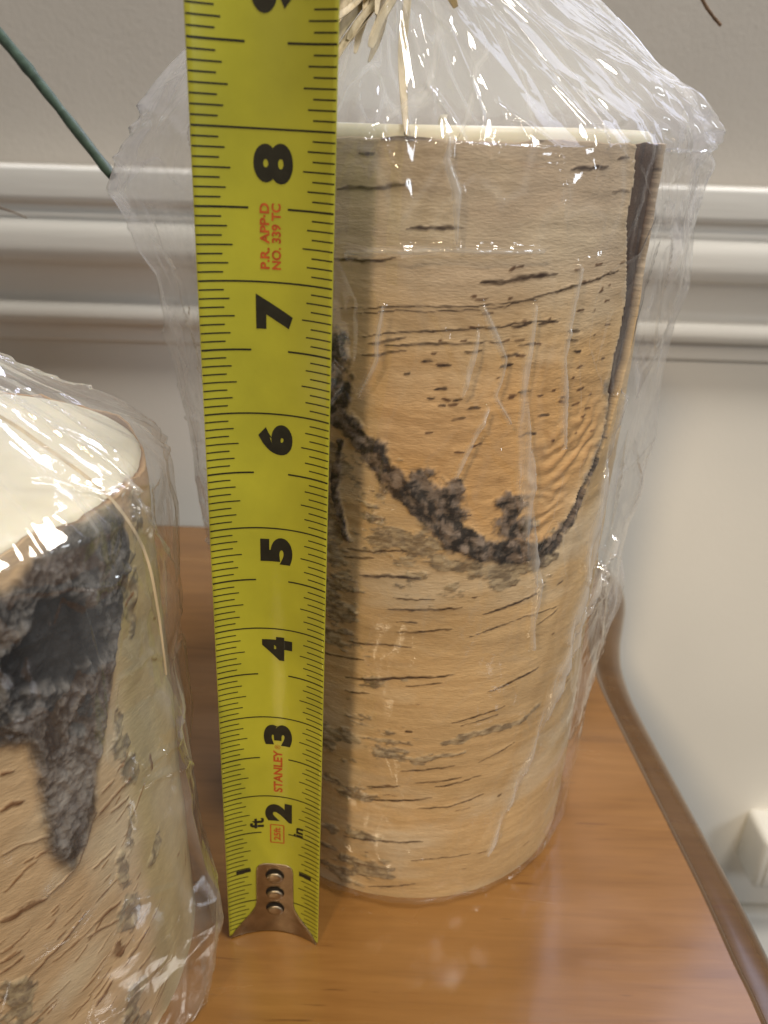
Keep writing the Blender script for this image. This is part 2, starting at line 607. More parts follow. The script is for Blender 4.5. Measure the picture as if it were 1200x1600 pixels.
SCAR=[
 ([(0.22,4.62),(0.349,4.537),(0.51,4.454),(0.606,4.492)],34),
 ([(-0.421,6.451),(-0.413,6.031),(-0.435,5.788),(-0.359,5.725),(-0.271,5.571),(-0.211,5.309),(-0.11,5.142),(-0.022,4.961),(0.039,4.8),(0.127,4.732),(0.22,4.62)],34),
 ([(-0.056,5.245),(0.017,5.093),(0.064,4.9)],50),
 ([(0.102,5.253),(0.089,5.03)],20),
 ([(0.322,5.066),(0.39,4.981),(0.334,4.831),(0.438,4.729)],36),
 ([(0.1,4.666),(0.223,4.551),(0.346,4.59)],30),
 ([(0.433,4.524),(0.586,4.485),(0.643,4.559),(0.72,4.725),(0.827,5.18),(0.919,5.53),(0.875,6.001)],26),
 ([(-0.404,5.557),(-0.435,5.102),(-0.369,4.631)],12),
]
MOSS=[
 ([(-0.172,4.669),(0.048,4.496),(0.294,4.325),(0.517,4.343)],55),
 ([(-0.419,5.427),(-0.417,4.433)],60),
 ([(-0.471,2.286),(-0.236,2.277)],55),
 ([(-0.2,2.116),(-0.083,2.113)],18),
 ([(0.135,2.322),(0.329,2.41),(0.544,2.396),(0.674,2.497)],9),
 ([(0.001,2.082),(0.115,2.147),(0.339,2.182)],9),
 ([(-0.473,0.841),(-0.221,0.906)],22),
 ([(-0.473,0.31),(-0.196,0.344)],50),
 ([(-0.26,3.052),(-0.085,3.115)],16),
 ([(-0.469,4.038),(-0.398,3.513)],45),
 ([(-0.472,1.638),(-0.299,1.498)],30),
 ([(-0.167,4.304),(-0.035,4.33)],12),
]
LENT2=[
 ([(0.692,3.624),(0.774,3.653)],6),
 ([(0.719,3.929),(0.763,3.934)],6),
 ([(0.648,1.856),(0.917,2.173)],4),
 ([(0.607,2.614),(0.71,2.627),(0.779,2.61)],14),
 ([(0.781,2.631),(0.921,2.749),(1.029,3.084)],3),
 ([(1.048,3.05),(1.231,3.126)],5),
 ([(1.099,2.969),(1.215,2.937)],4),
 ([(1.073,3.218),(1.147,3.252)],5),
 ([(0.943,1.959),(1.082,1.959)],6),
 ([(0.905,1.875),(1.067,1.768)],4),
 ([(1.067,1.244),(1.22,1.315)],9),
 ([(1.115,0.968),(1.245,0.975)],5),
 ([(0.569,2.168),(0.653,2.219)],5),
 ([(0.56,2.053),(0.654,2.138)],5),
 ([(0.876,1.042),(0.974,1.17)],9),
 ([(1.401,3.062),(1.413,2.864)],8),
 ([(0.661,3.256),(0.841,3.237)],2.5),
 ([(0.976,2.546),(1.104,2.574)],3),
 ([(0.579,2.282),(0.628,2.309)],4),
 ([(1.036,1.35),(1.026,1.549)],22),
]
MOSS2=[
 ([(1.497,5.23),(1.387,4.974),(1.288,4.617)],40),
 ([(1.208,3.808),(1.224,3.375),(1.231,3.126)],25),
 ([(1.209,2.873),(1.185,2.41),(1.133,2.119)],18),
 ([(1.121,1.786),(1.108,1.616)],28),
 ([(0.59,1.845),(0.598,1.529)],40),
 ([(1.042,0.718),(1.068,0.318)],30),
 ([(1.117,2.419),(1.111,2.168)],12),
 ([(1.401,2.225),(1.299,2.03)],16),
 ([(1.35,5.476),(1.216,5.629),(1.096,5.604)],10),
]
SEAM_L = [(0.761, 8.106), (0.807, 7.713), (0.793, 7.422), (0.89, 6.724), (0.853, 6.225), (0.89, 5.6), (0.821, 5.253), (0.698, 4.794), (0.616, 4.5)]
SEAM_R = [(1.081, 8.072), (1.09, 7.749), (1.043, 7.18), (1.035, 6.699), (1.006, 6.164), (0.954, 5.437), (0.855, 5.135), (0.73, 4.707), (0.624, 4.454)]
PATCH = [(-0.303, 6.63), (-0.208, 5.316), (0.252, 4.645), (0.601, 4.44), (0.833, 5.376), (0.857, 6.567)]
KNOT = [(1.404, 5.33), (1.301, 4.811), (1.241, 4.485), (1.177, 4.034), (1.074, 3.498), (0.991, 3.037), (0.887, 2.803), (0.828, 3.041), (0.835, 3.675), (0.812, 4.006), (0.629, 4.272), (0.724, 5.293), (0.845, 5.357), (0.982, 5.45), (1.174, 5.52)]
HOLE = (1.006, 4.745)



def bark_surface(radius, height, a_dense, n_dense, n_rest, n_rows, seed, features):
    a = np.concatenate([np.linspace(a_dense[0], a_dense[1], n_dense, endpoint=False),
                        np.linspace(a_dense[1], a_dense[0] + 2 * math.pi, n_rest, endpoint=False)])
    z = np.linspace(0.0, height, n_rows)
    A, Z = np.meshgrid(a, z)
    S = A * radius
    H, C = features(A, S, Z)
    return A, Z, H, C


def streaks(S, Z, items, H, C, col, px=0.0062, rise=0.012, seed=3, rad=2.0, soft=0.6, spindle=True, rough=0.5):
    for k, (pts, wd) in enumerate(items):
        pp = [(q[0] * rad, q[1]) for q in pts]
        hw = wd * px * 0.5
        x0, x1 = min(q[0] for q in pp) - 4 * hw - .05, max(q[0] for q in pp) + 4 * hw + .05
        z0, z1 = min(q[1] for q in pp) - 4 * hw - .05, max(q[1] for q in pp) + 4 * hw + .05
        jj = np.where((S[0] > x0) & (S[0] < x1))[0]
        ii = np.where((Z[:, 0] > z0) & (Z[:, 0] < z1))[0]
        if len(jj) == 0 or len(ii) == 0: continue
        sl = (slice(ii[0], ii[-1] + 1), slice(jj[0], jj[-1] + 1))
        s, zz = S[sl], Z[sl]
        zw = zz + .012 * fbm(s * 6, zz * 2, seed + k, 2) + .010 * vnoise(s * 22, zz * 3, seed + k + 5)
        d, fr = seg_dist(s, zw, pp)
        prof = np.clip(np.sqrt(np.clip(1 - (2 * fr - 1) ** 2, 0, 1)) * 1.15, .12, 1) if spindle else np.ones_like(fr)
        ww = hw * prof * (1 + rough * 2 * fbm(s * 14, zz * 30, seed + k + 9, 3))
        m = np.clip(1 - (d - ww * .55) / (ww * soft + .004), 0, 1)
        dens = np.clip(.92 + .5 * fbm(s * 9, zz * 20, seed + 40 + k, 3), .5, 1)
        H[sl] += rise * m
        C[sl] = mix3(C[sl], col, m * dens)
    return H, C


def blotches(S, Z, items, H, C, cols, px=0.0062, rise=0.02, seed=50, rad=2.0, fr1=5.0, contrast=1.0, aspect=1.0, strength=1.0):
    for k, (pts, wd) in enumerate(items):
        pp = [(q[0] * rad, q[1]) for q in pts]
        hw = wd * px * 0.5
        d, _ = seg_dist(S, Z, pp)
        near = d < hw * 3 + .1
        if not near.any(): continue
        nz = fbm(S * fr1, Z * fr1 * aspect, seed + k, 5, .6)
        m = np.clip((hw * (1 + 2.2 * contrast * nz) - d) / (hw * .45) + .35, 0, 1) * strength
        n2 = fbm(S * 13, Z * 13 * aspect, seed + k + 21, 4, .65)
        c = np.asarray(cols[0]) + (np.asarray(cols[1]) - np.asarray(cols[0])) * np.clip(n2 * 1.6 + .4, 0, 1)[..., None]
        C[:] = C * (1 - m[..., None]) + c * m[..., None]
        H += rise * m * (.6 + 1.6 * fbm(S * 9, Z * 9 * aspect, seed + k + 21, 2, .5))
    return H, C


def poly_mask(A, Z, poly):
    inside = np.zeros(A.shape, bool)
    n = len(poly)
    for i in range(n):
        x0, y0 = poly[i]
        x1, y1 = poly[(i + 1) % n]
        cond = ((y0 > Z) != (y1 > Z)) & (A < (x1 - x0) * (Z - y0) / ((y1 - y0) or 1e-9) + x0)
        inside ^= cond
    return inside


C1, R1, H1 = (0.42, 8.42), 2.08, 7.97
SEAM = sorted(SEAM_L, key=lambda q: q[1])
SEAM2 = sorted(SEAM_R, key=lambda q: q[1])


def birch_one(A, S, Z):
    H = .030 * fbm(S * .8, Z * .7, 1, 3) + .010 * fbm(S * 1.5, Z * 7, 2, 3)
    C = np.zeros(A.shape + (3,))
    low, high = np.array((0.59, 0.41, 0.21)), np.array((0.53, 0.425, 0.31))
    t = sstep(6.3, 7.3, Z + .25 * fbm(S * 1.2, Z * 1.2, 3, 2))
    C[:] = low * (1 - t[..., None]) + high * t[..., None]
    tone = fbm(S * .7, Z * 1.6, 4, 4)
    C *= (1 + .22 * tone)[..., None]
    band = fbm(S * .35, Z * 11, 5, 4, .6)                               # thin horizontal papery layers
    C *= (1 + .13 * band)[..., None]
    pale = np.clip(fbm(S * .9, Z * 2.2, 6, 3) * 2.2 - .12, 0, 1)
    C = mix3(C, (.70, .60, .44), pale * .55)
    # warm peeled patch above the scar
    pm = poly_mask(A, Z, PATCH)
    d_in = np.where(pm, 1.0, 0.0)
    for _ in range(5):
        d_in = (d_in + np.roll(d_in, 4, 0) + np.roll(d_in, -4, 0) + np.roll(d_in, 4, 1) + np.roll(d_in, -4, 1)) / 5
    C = mix3(C, (.64, .38, .155), d_in * .70 * sstep(6.75, 5.9, Z + .3 * fbm(S * 1.5, Z * 1.5, 14, 3)))
    # wavy ridges curling round the right foot of the patch
    cx, cz = 0.50 * R1, 6.55
    rr = np.hypot((S - cx) * 1.25, (Z - cz)) + .10 * fbm(S * 2.5, Z * 2.5, 8, 3)
    ang = np.arctan2(Z - cz, S - cx)
    zone = d_in * sstep(.75, 1.25, S + (5.4 - Z) * .30) * sstep(6.15, 5.5, Z)
    wob = np.sin(rr * 40 + 1.6 * np.sin(ang * 13 + 5 * fbm(S * 3, Z * 3, 9, 2)) + 5 * fbm(S * 2, Z * 2, 12, 3)) * np.clip(.6 + 1.4 * fbm(S * 3, Z * 3, 13, 3), 0, 1)
    H += .012 * wob * zone
    C = mix3(C, (.46, .25, .10), zone * np.clip(wob, 0, 1) * .6)
    H += d_in * .012 * fbm(S * 4, Z * 9, 10, 4)
    # fine random dashes inside the patch
    rd = random.Random(5)
    extra = []
    for _ in range(65):
        aa, zz = rd.uniform(-.05, .95), rd.uniform(5.55, 7.1)
        ln = rd.uniform(.012, .05)
        extra.append(([(aa, zz), (aa + ln, zz + rd.uniform(-.004, .018))], rd.uniform(2.5, 4.5)))
    for _ in range(40):
        aa, zz = rd.uniform(-1.2, 1.2), rd.uniform(.2, 5.0)
        ln = rd.uniform(.02, .09)
        extra.append(([(aa, zz), (aa + ln, zz + rd.uniform(-.01, .01))], rd.uniform(1.2, 2.6)))
    for _ in range(60):
        aa, zz = rd.uniform(1.2, 5.0), rd.uniform(.2, 7.7)
        extra.append(([(aa, zz), (aa + rd.uniform(.05, .3), zz)], rd.uniform(2, 6)))
    extra = [e for e in extra if (e[0][0][0] > 1.2 or True)]
    H, C = blotches(S, Z, MOSS, H, C, ((.16, .125, .085), (.42, .34, .22)), rise=.012, seed=70, rad=R1, fr1=4.0, contrast=1.3, aspect=2.2, strength=.85)
    H, C = streaks(S, Z, extra, H, C, (.11, .05, .022), rad=R1, seed=200, rise=.003)
    H, C = streaks(S, Z, LENT, H, C, (.045, .022, .012), rad=R1, seed=400, rise=.004, px=.0047)
    H, C = blotches(S, Z, SCAR, H, C, ((.026, .020, .016), (.24, .185, .145)), rise=.020, seed=90, rad=R1, fr1=7.0, contrast=.40)
    # free edge of the wrapped sheet: the sheet stops at SEAM, dark inner layer behind it
    za = np.array([q[1] for q in SEAM]); aa = np.array([q[0] for q in SEAM])
    zb = np.array([q[1] for q in SEAM2]); ab = np.array([q[0] for q in SEAM2])
    e0 = np.interp(Z, za, aa) + .018 * fbm(Z * 3, Z * 0 + 3, 31, 3)
    e1 = np.interp(Z, zb, ab) + .22 * sstep(5.4, 7.0, Z)
    gap = (A > e0) & (A < e1) & (Z > za[0])
    lift = np.exp(-np.clip(e0 - A, 0, 9) / .035) * (A <= e0) * sstep(za[0], za[0] + .4, Z)
    H += .035 * lift
    C = mix3(C, (.62, .50, .33), lift * .5)
    H = np.where(gap, H - .085, H)
    dark = np.array((.060, .028, .014)) * (1 + .8 * fbm(S * 8, Z * 2.5, 33, 4))[..., None]
    C = np.where(gap[..., None], np.clip(dark, .015, 1), C)
    return H, np.clip(C, .01, .95)


def candle(name, centre, radius, height, A, Z, H, C, label, wax_top, wax_r, lip=.10, uneven=.025):
    root = empty(name, (centre[0], centre[1], 0))
    tag(root, label, 'candle', 'birch bark pillar candles on the table')
    rr = radius + H
    n, m = A.shape
    top_j = uneven * fbm(A[-1] * 6, A[-1] * 0, 77, 3)
    Zt = Z * (1 + (top_j / height))[None, :]
    X = centre[0] + rr * np.sin(A)
    Y = centre[1] - rr * np.cos(A)
    V = np.stack([X, Y, Zt], -1).reshape(-1, 3)
    cols = C.reshape(-1, 3)
    # inner lip: fold the sheet's thickness inwards at the top
    ri = radius - lip
    V2 = np.stack([centre[0] + ri * np.sin(A[-1]), centre[1] - ri * np.cos(A[-1]), Zt[-1] - .01], -1)
    V3 = np.stack([centre[0] + ri * np.sin(A[-1]), centre[1] - ri * np.cos(A[-1]), Zt[-1] - .5], -1)
    V = np.concatenate([V, V2, V3])
    cc = np.tile(np.array((.26, .15, .08)), (m, 1))
    cols = np.concatenate([cols, cc, cc])
    F = grid_faces(n + 2, m, wrap=True)
    me = np_mesh('bark', V, F)
    vcol(me, cols)
    link('bark', me, M_BARK, root)
    # wax core, slightly domed, with a softened rim
    rows = [(radius - .28, -height + .02), (radius - .28, -.32), (wax_r - .02, -.22), (wax_r, -.10), (wax_r - .015, -.04), (wax_r - .06, 0.0), (wax_r - .4, .0), (wax_r * .6, -.03), (.35, -.06), (.001, -.07)]
    k = 72
    V = []
    th = np.linspace(0, 2 * math.pi, k, endpoint=False)
    for rad, dz in rows:
        wob = .010 * np.sin(3 * th + rad) + .006 * np.sin(7 * th)
        V += [(centre[0] + (rad + (wob[i] if rad > .1 else 0)) * math.sin(t), centre[1] - (rad + (wob[i] if rad > .1 else 0)) * math.cos(t),
               wax_top + dz + (.012 * math.sin(2 * t) if dz > -1 and rad > .3 else 0)) for i, t in enumerate(th)]
    link('wax', np_mesh('wax', V, grid_faces(len(rows), k, wrap=True)), M_WAX, root)
    bm = bmesh.new()
    pts = [(0, 0, -.1), (.01, 0, .05), (.03, .02, .10)]
    rings = []
    for (px, py, pz) in pts:
        rings.append([bm.verts.new(Vector((centre[0] + px + .035 * math.cos(t), centre[1] + py + .035 * math.sin(t), wax_top + pz)) * I) for t in np.linspace(0, 2 * math.pi, 8, endpoint=False)])
    for a, b in zip(rings, rings[1:]):
        for i in range(8): bm.faces.new([a[i], a[(i + 1) % 8], b[(i + 1) % 8], b[i]])
    bm.faces.new(rings[-1])
    link('wick', bm_mesh('wick', bm), M_WICK, root)
    return root


A, Z, H, C = bark_surface(R1, H1, (-1.42, 1.62), 470, 70, 640, 1, birch_one)
candle('birch_candle', C1, R1, H1, A, Z, H, C,
       'tall tan birch bark pillar candle standing upright behind the yellow tape measure', H1 + .09, R1 - .11)

C2, R2, H2 = (-3.9, 5.6), 1.98, 5.55


def birch_two(A, S, Z):
    H = .04 * fbm(S * .7, Z * .6, 101, 3) + .012 * fbm(S * 2, Z * 4, 102, 3)
    C = np.zeros(A.shape + (3,))
    C[:] = (.55, .40, .235)
    slant = Z - S * .55
    C *= (1 + .22 * fbm(S * .8, slant * 1.8, 104, 4))[..., None]
    C *= (1 + .16 * fbm(S * .5, slant * 9, 105, 4, .6))[..., None]
    pale = np.clip(fbm(S * .8, slant * 1.6, 106, 3) * 2.2, 0, 1)
    C = mix3(C, (.70, .61, .43), pale * .6)
    # greenish olive side turned to the right
    side = sstep(1.16, 1.30, A + .05 * fbm(S, Z * 1.5, 107, 3))
    ol = np.array((.45, .38, .20)) * (1 + .35 * fbm(S * 4, Z * 1.0, 108, 4))[..., None]
    C = C * (1 - .75 * side[..., None]) + ol * (.75 * side[..., None])
    rim = sstep(5.0, 5.5, Z) * sstep(1.15, 1.4, A)
    C = mix3(C, (.52, .28, .13), rim * .6)
    rd = random.Random(9)
    extra = []
    for _ in range(110):
        aa, zz = rd.uniform(.2, 1.25), rd.uniform(.1, 3.4)
        ln = rd.uniform(.03, .13)
        extra.append(([(aa, zz), (aa + ln, zz + ln * rd.uniform(.5, 1.3))], rd.uniform(1.5, 4.5)))
    for _ in range(60):
        aa, zz = rd.uniform(1.3, 5.8), rd.uniform(.2, 5.3)
        extra.append(([(aa, zz), (aa + rd.uniform(.02, .1), zz + rd.uniform(-.1, .3))], rd.uniform(2, 7)))
    H, C = blotches(S, Z, MOSS2, H, C, ((.13, .11, .085), (.36, .31, .20)), rise=.025, seed=170, rad=R2, fr1=4.0, contrast=1.2, strength=.8)
    H, C = streaks(S, Z, extra, H, C, (.24, .13, .06), rad=R2, seed=600, px=.0052, rise=.006)
    H, C = streaks(S, Z, LENT2, H, C, (.17, .085, .04), rad=R2, seed=800, px=.0052, rise=.012)
    # charred grey knot plate with a black hollow
    nz = fbm(S * 3.2, Z * 3.2, 120, 5, .6)
    pm = poly_mask(A + .05 * fbm(S * 2.2, Z * 2.2, 121, 4), Z + .22 * fbm(S * 2.2, Z * 2.2, 122, 4), KNOT)
    d = pm.astype(float)
    for _ in range(4):
        d = (d + np.roll(d, 2, 0) + np.roll(d, -2, 0) + np.roll(d, 2, 1) + np.roll(d, -2, 1)) / 5
    n2 = fbm(S * 8, Z * 6, 123, 5, .72)
    rid = 1 - np.abs(fbm(S * 7 + 2 * vnoise(S * 2, Z * 2, 130), Z * 4.0, 124, 4, .62)) * 3.6
    c = np.asarray((.035, .033, .033)) + (np.asarray((.16, .155, .15)) - .034) * np.clip(n2 * 1.7 + .30, 0, 1)[..., None]
    c = mix3(c, (.30, .28, .255), np.clip(rid - .62, 0, 1) * .9)
    lowg = sstep(4.3, 3.4, Z)
    c = mix3(c, (.31, .29, .26), lowg * np.clip(.6 + 1.2 * fbm(S * 9, Z * 2.5, 131, 3), 0, 1) * .8)
    C = C * (1 - d[..., None]) + c * d[..., None]
    H += d * (.040 + .035 * fbm(S * 4, Z * 3, 126, 3, .5) + .020 * n2 + .016 * np.clip(rid, -1, 1))
    hd = np.hypot((A - HOLE[0] + .01) * R2 * .9, Z - HOLE[1]) / .29 + 1.1 * fbm(S * 3, Z * 3, 125, 4)
    hm = sstep(1.15, .75, hd)
    H -= .045 * hm
    C = mix3(C, (.012, .012, .014), hm * .96)
    rimm = np.exp(-((hd - 1.2) / .16) ** 2) * d
    H += .02 * rimm
    return H, np.clip(C, .012, .95)


A, Z, H, C = bark_surface(R2, H2, (0.05, 1.95), 330, 70, 500, 2, birch_two)
candle('birch_candle', C2, R2, H2, A, Z, H, C,
       'shorter birch bark candle with charred grey knot at left edge', H2 + .02, R2 - .045, lip=.05, uneven=.10)

# ------------------------------------------------------------------ tape measure
TB = np.array((-1.0527, 5.7465, 0.0))
TA = np.array((0.022494, 0.0, math.sqrt(1 - .022494 ** 2)))           # up along the blade
TW = np.array((math.cos(-.0376), math.sin(-.0376), 0.0))
TW = TW - TA * (TW @ TA)
TW /= np.linalg.norm(TW)
TN = np.cross(TW, TA)                                                  # away from the printed face... sign fixed below
if TN[1] > 0: TN = -TN                                                 # TN points towards the viewer
HALF, RAD = 0.56, 0.905                                                # half arc angle, arc radius


def blade_pt(s, z, off=0.0):
    """s in [-.5,.5] across the blade (arc inches), z along it, off = distance in front of the printed face"""
    th = np.asarray(s) / 0.5 * HALF
    rad = RAD - off
    x = rad * np.sin(th)
    d = RAD * math.cos(HALF) - rad * np.cos(th)                        # 0 at the edges, negative (away) in the middle
    return TB + np.multiply.outer(x, TW) + np.multiply.outer(d, TN) + np.multiply.outer(np.asarray(z), TA)


tape = empty('tape_measure', tuple(TB))
tag(tape, 'yellow steel tape measure blade standing upright in front of the tall candle', 'tape measure')
ns, nz = 25, 46
ss = np.linspace(-.5, .5, ns)
zz = np.concatenate([[.035, .06], np.linspace(.12, 10.6, nz - 2)])
Sg, Zg = np.meshgrid(ss, zz)
# blade end is clipped at its corners
Vf = blade_pt(Sg.ravel(), Zg.ravel(), 0.0)
Vb = blade_pt(Sg.ravel(), Zg.ravel(), -0.007)
n = ns * nz
F = grid_faces(nz, ns)
Fb = F[:, ::-1] + n
idx = np.arange(n).reshape(nz, ns)
rim = np.concatenate([idx[0, :], idx[1:, -1], idx[-1, ::-1][1:], idx[::-1, 0][1:-1]])
rn = np.roll(rim, -1)
Fr = np.stack([rn, rim, rim + n, rn + n], 1)
blade = link('blade', np_mesh('blade', np.concatenate([Vf, Vb]), np.concatenate([F, Fb, Fr])), M_YEL, tape)

# printed scale: sixteenths along both edges, full lines at the inches
V, F = [], []


def strip(s0, s1, z, wd):
    k = max(2, int(abs(s1 - s0) * 26) + 1)
    s = np.linspace(s0, s1, k)
    b = len(V)
    for dz in (-wd / 2, wd / 2):
        for p in blade_pt(s, np.full(k, z + dz), .0022): V.append(p)
    for i in range(k - 1):
        F.append((b + i, b + i + 1, b + k + i + 1, b + k + i))


for t in range(2, 16 * 10 + 8):
    z = t / 16
    if t % 16 == 0:
        if t > 16: strip(-.497, .497, z, .013)
        else:
            strip(-.497, -.26, z, .012); strip(.26, .497, z, .012)
        continue
    ln = .365 if t % 8 == 0 else (.252 if t % 4 == 0 else (.218 if t % 2 == 0 else .180))
    wd = .0145 if t % 8 == 0 else .0105
    if z < .5: ln = min(ln, .23)
    strip(-.497, -.497 + ln, z, wd)
    strip(.497 - ln * .97, .497, z, wd)
tag(link('printed_scale', np_mesh('printed_scale', V, F), M_INK, blade, smooth=False))


def text_mesh(txt, bold=0.0):
    cu = bpy.data.curves.new('lettering', 'FONT')
    cu.body = txt
    cu.size = 1.0
    cu.offset = bold
    cu.resolution_u = 6
    cu.fill_mode = 'FRONT'
    o = bpy.data.objects.new('lettering', cu)
    COL.objects.link(o)
    dg = bpy.context.evaluated_depsgraph_get()
    me = bpy.data.meshes.new_from_object(o.evaluated_get(dg))
    bpy.data.objects.remove(o)
    bpy.data.curves.remove(cu)
    return me


def print_text(name, txt, s0, s1, z0, z1, m, bold=0.0, off=.0026, parent=None, poly=None, turn=True):
    """lettering laid on the blade, reading upwards: text up = left edge, text right = up the blade.
    s0 < s1: the glyph tops lie at s0, baseline at s1; z0..z1 run along the reading direction"""
    bm = bmesh.new()
    if poly is None:
        me = text_mesh(txt, bold)
        bm.from_mesh(me)
        bpy.data.meshes.remove(me)
    else:
        poly(bm)
    xs = [v.co.x for v in bm.verts]; ys = [v.co.y for v in bm.verts]
    x0, x1, y0, y1 = min(xs), max(xs), min(ys), max(ys)
    for k in range(1, 8):                                             # cut across so the print follows the curve of the blade
        yy = y0 + (y1 - y0) * k / 8
        bmesh.ops.bisect_plane(bm, geom=bm.verts[:] + bm.edges[:] + bm.faces[:], plane_co=(0, yy, 0), plane_no=(0, 1, 0))
    for v in bm.verts:
        fx = (v.co.x - x0) / (x1 - x0)
        fy = (v.co.y - y0) / (y1 - y0)
        p = blade_pt(s1 + (s0 - s1) * fy, z0 + (z1 - z0) * fx, off)
        v.co = Vector(p) * I
    bmesh.ops.triangulate(bm, faces=[f for f in bm.faces if len(f.verts) > 4])
    me = bpy.data.meshes.new(name)
    bm.to_mesh(me)
    bm.free()
    return link(name, me, m, parent or blade, smooth=False)


BOLD = .07
for d in range(2, 11):
    w_ = .245 if d < 10 else .42
    print_text('printed_number', str(d), -.092, .18, d - .34, d - .085, M_INK, .052 if d == 8 else BOLD)
print_text('printed_number', '1', -.40, -.25, .94, .99, M_INK, .0)
print_text('printed_number', '1', .26, .40, .94, .99, M_INK, .0)
print_text('approval_line', 'P.R. APP\u00b7D', -.055, .012, 7.09, 7.535, M_RED, .035)
print_text('approval_line', 'NO. 339 TC', .027, .095, 7.09, 7.535, M_RED, .035)
print_text('maker_name', 'STANLEY', -.005, .085, 2.06, 2.60, M_RED, .035)
print_text('registered_mark', '\u00ae', .01, .065, 2.612, 2.668, M_RED, .0)
print_text('unit_mark', 'ft', -.245, -.105, 1.56, 1.70, M_INK, .03)
print_text('unit_mark', 'in', .20, .30, 1.50, 1.63, M_INK, .03)
print_text('length_mark', '25ft', -.008, .062, 1.395, 1.575, M_RED, .03)
V, F = [], []
for (a, b, z, wd) in ((-.04, .095, 1.36, .012), (-.04, .095, 1.61, .012)): strip(a, b, z, wd)
for s in (-.04, .095):
    b0 = len(V)
    for q in blade_pt(np.array((s - .006, s + .006, s + .006, s - .006)), np.array((1.36, 1.36, 1.61, 1.61)), .0024): V.append(q)
    F.append((b0, b0 + 1, b0 + 2, b0 + 3))
link('length_mark_box', np_mesh('length_mark_box', V, F), M_RED, blade, smooth=False)

# end hook: riveted plate, narrow above, flaring to the blade's width, then bent at the foot
hk_prof = [(1.05, .115), (1.035, .155), (1.0, .178), (.94, .186), (.70, .188), (.48, .19), (.40, .205), (.30, .275), (.20, .36), (.10, .445), (.03, .485)]
hole_z = (.86, .60, .36)
k = 13
V, F = [], []
rows = []
for (z, hw) in [(q[0], q[1] * (1.06 if q[0] > .35 else 1)) for q in hk_prof]:
    s = np.linspace(-hw, hw, k)
    rows.append(blade_pt(s, np.full(k, z), .012))
rows.append(blade_pt(np.linspace(-.49, .49, k), np.full(k, .012), .012))
foot = blade_pt(np.linspace(-.49, .49, k), np.full(k, .004), .016)
rows.append(foot - TN * .03)
rows.append(foot - TN * .14)
P = np.array(rows)
nr = len(rows)
Vf = P.reshape(-1, 3)
F1 = grid_faces(nr, k)
Vb = Vf.copy()
Vb -= TN * .022
Vb[-2 * k:, 2] += .022
n = nr * k
idx = np.arange(n).reshape(nr, k)
rim = np.concatenate([idx[0, :], idx[1:, -1], idx[-1, ::-1][1:], idx[::-1, 0][1:-1]])
rn = np.roll(rim, -1)
hook = link('end_hook', np_mesh('end_hook', np.concatenate([Vf, Vb]), np.concatenate([F1, F1[:, ::-1] + n, np.stack([rn, rim, rim + n, rn + n], 1)])), M_STEEL, tape)
hook_mod = hook.modifiers.new('bevel', 'BEVEL')
hook_mod.width = .008 * I
hook_mod.segments = 2
hook_mod.limit_method = 'ANGLE'
M_DARK = simple('dark_slot', (0.02, 0.016, 0.012), 0.7, 0.2)
for hz in hole_z:
    bm = bmesh.new()
    c0 = blade_pt(0.0, hz, .0215)
    prof = [(.086, .0), (.086, .010), (.080, .020), (.06, .026), (.03, .028)]
    prev = None
    for (rr_, oo) in prof:
        cur = [bm.verts.new(Vector(c0 + TW * rr_ * math.cos(t) + TA * rr_ * .8 * math.sin(t) + TN * (oo * .8)) * I) for t in np.linspace(0, 2 * math.pi, 20, endpoint=False)]
        if prev:
            for i in range(20): bm.faces.new([prev[i], prev[(i + 1) % 20], cur[(i + 1) % 20], cur[i]])
        prev = cur
    bm.faces.new(prev)
    rv = link('rivet', bm_mesh('rivet', bm), M_STEEL, hook)
    # oversized slot the rivet slides in: a dark crescent above it
    bm = bmesh.new()
    c1 = blade_pt(0.0, hz + .028, .0208)
    vs = [bm.verts.new(Vector(c1 + TW * 0.100 * math.cos(t) + TA * .088 * math.sin(t)) * I) for t in np.linspace(0, 2 * math.pi, 24, endpoint=False)]
    bm.faces.new(vs)
    link('rivet_slot', bm_mesh('rivet_slot', bm), M_DARK, hook, smooth=False)

# ------------------------------------------------------------------ cellophane bags
FOLD_GLINTS=[  # fold lines; their bright glints are painted into the film as milky haze
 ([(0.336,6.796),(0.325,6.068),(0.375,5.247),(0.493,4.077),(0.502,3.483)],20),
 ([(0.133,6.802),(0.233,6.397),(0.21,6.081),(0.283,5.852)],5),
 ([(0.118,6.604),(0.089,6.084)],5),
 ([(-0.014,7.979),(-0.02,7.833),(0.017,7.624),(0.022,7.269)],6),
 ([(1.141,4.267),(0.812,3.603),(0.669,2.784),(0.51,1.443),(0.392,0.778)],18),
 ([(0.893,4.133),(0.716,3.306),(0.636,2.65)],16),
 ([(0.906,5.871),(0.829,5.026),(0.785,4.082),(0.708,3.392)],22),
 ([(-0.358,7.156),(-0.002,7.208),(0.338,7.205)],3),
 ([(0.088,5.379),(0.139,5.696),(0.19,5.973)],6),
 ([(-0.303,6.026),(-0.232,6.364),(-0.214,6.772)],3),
 ([(0.493,7.076),(0.473,6.365),(0.549,5.551)],6),
]


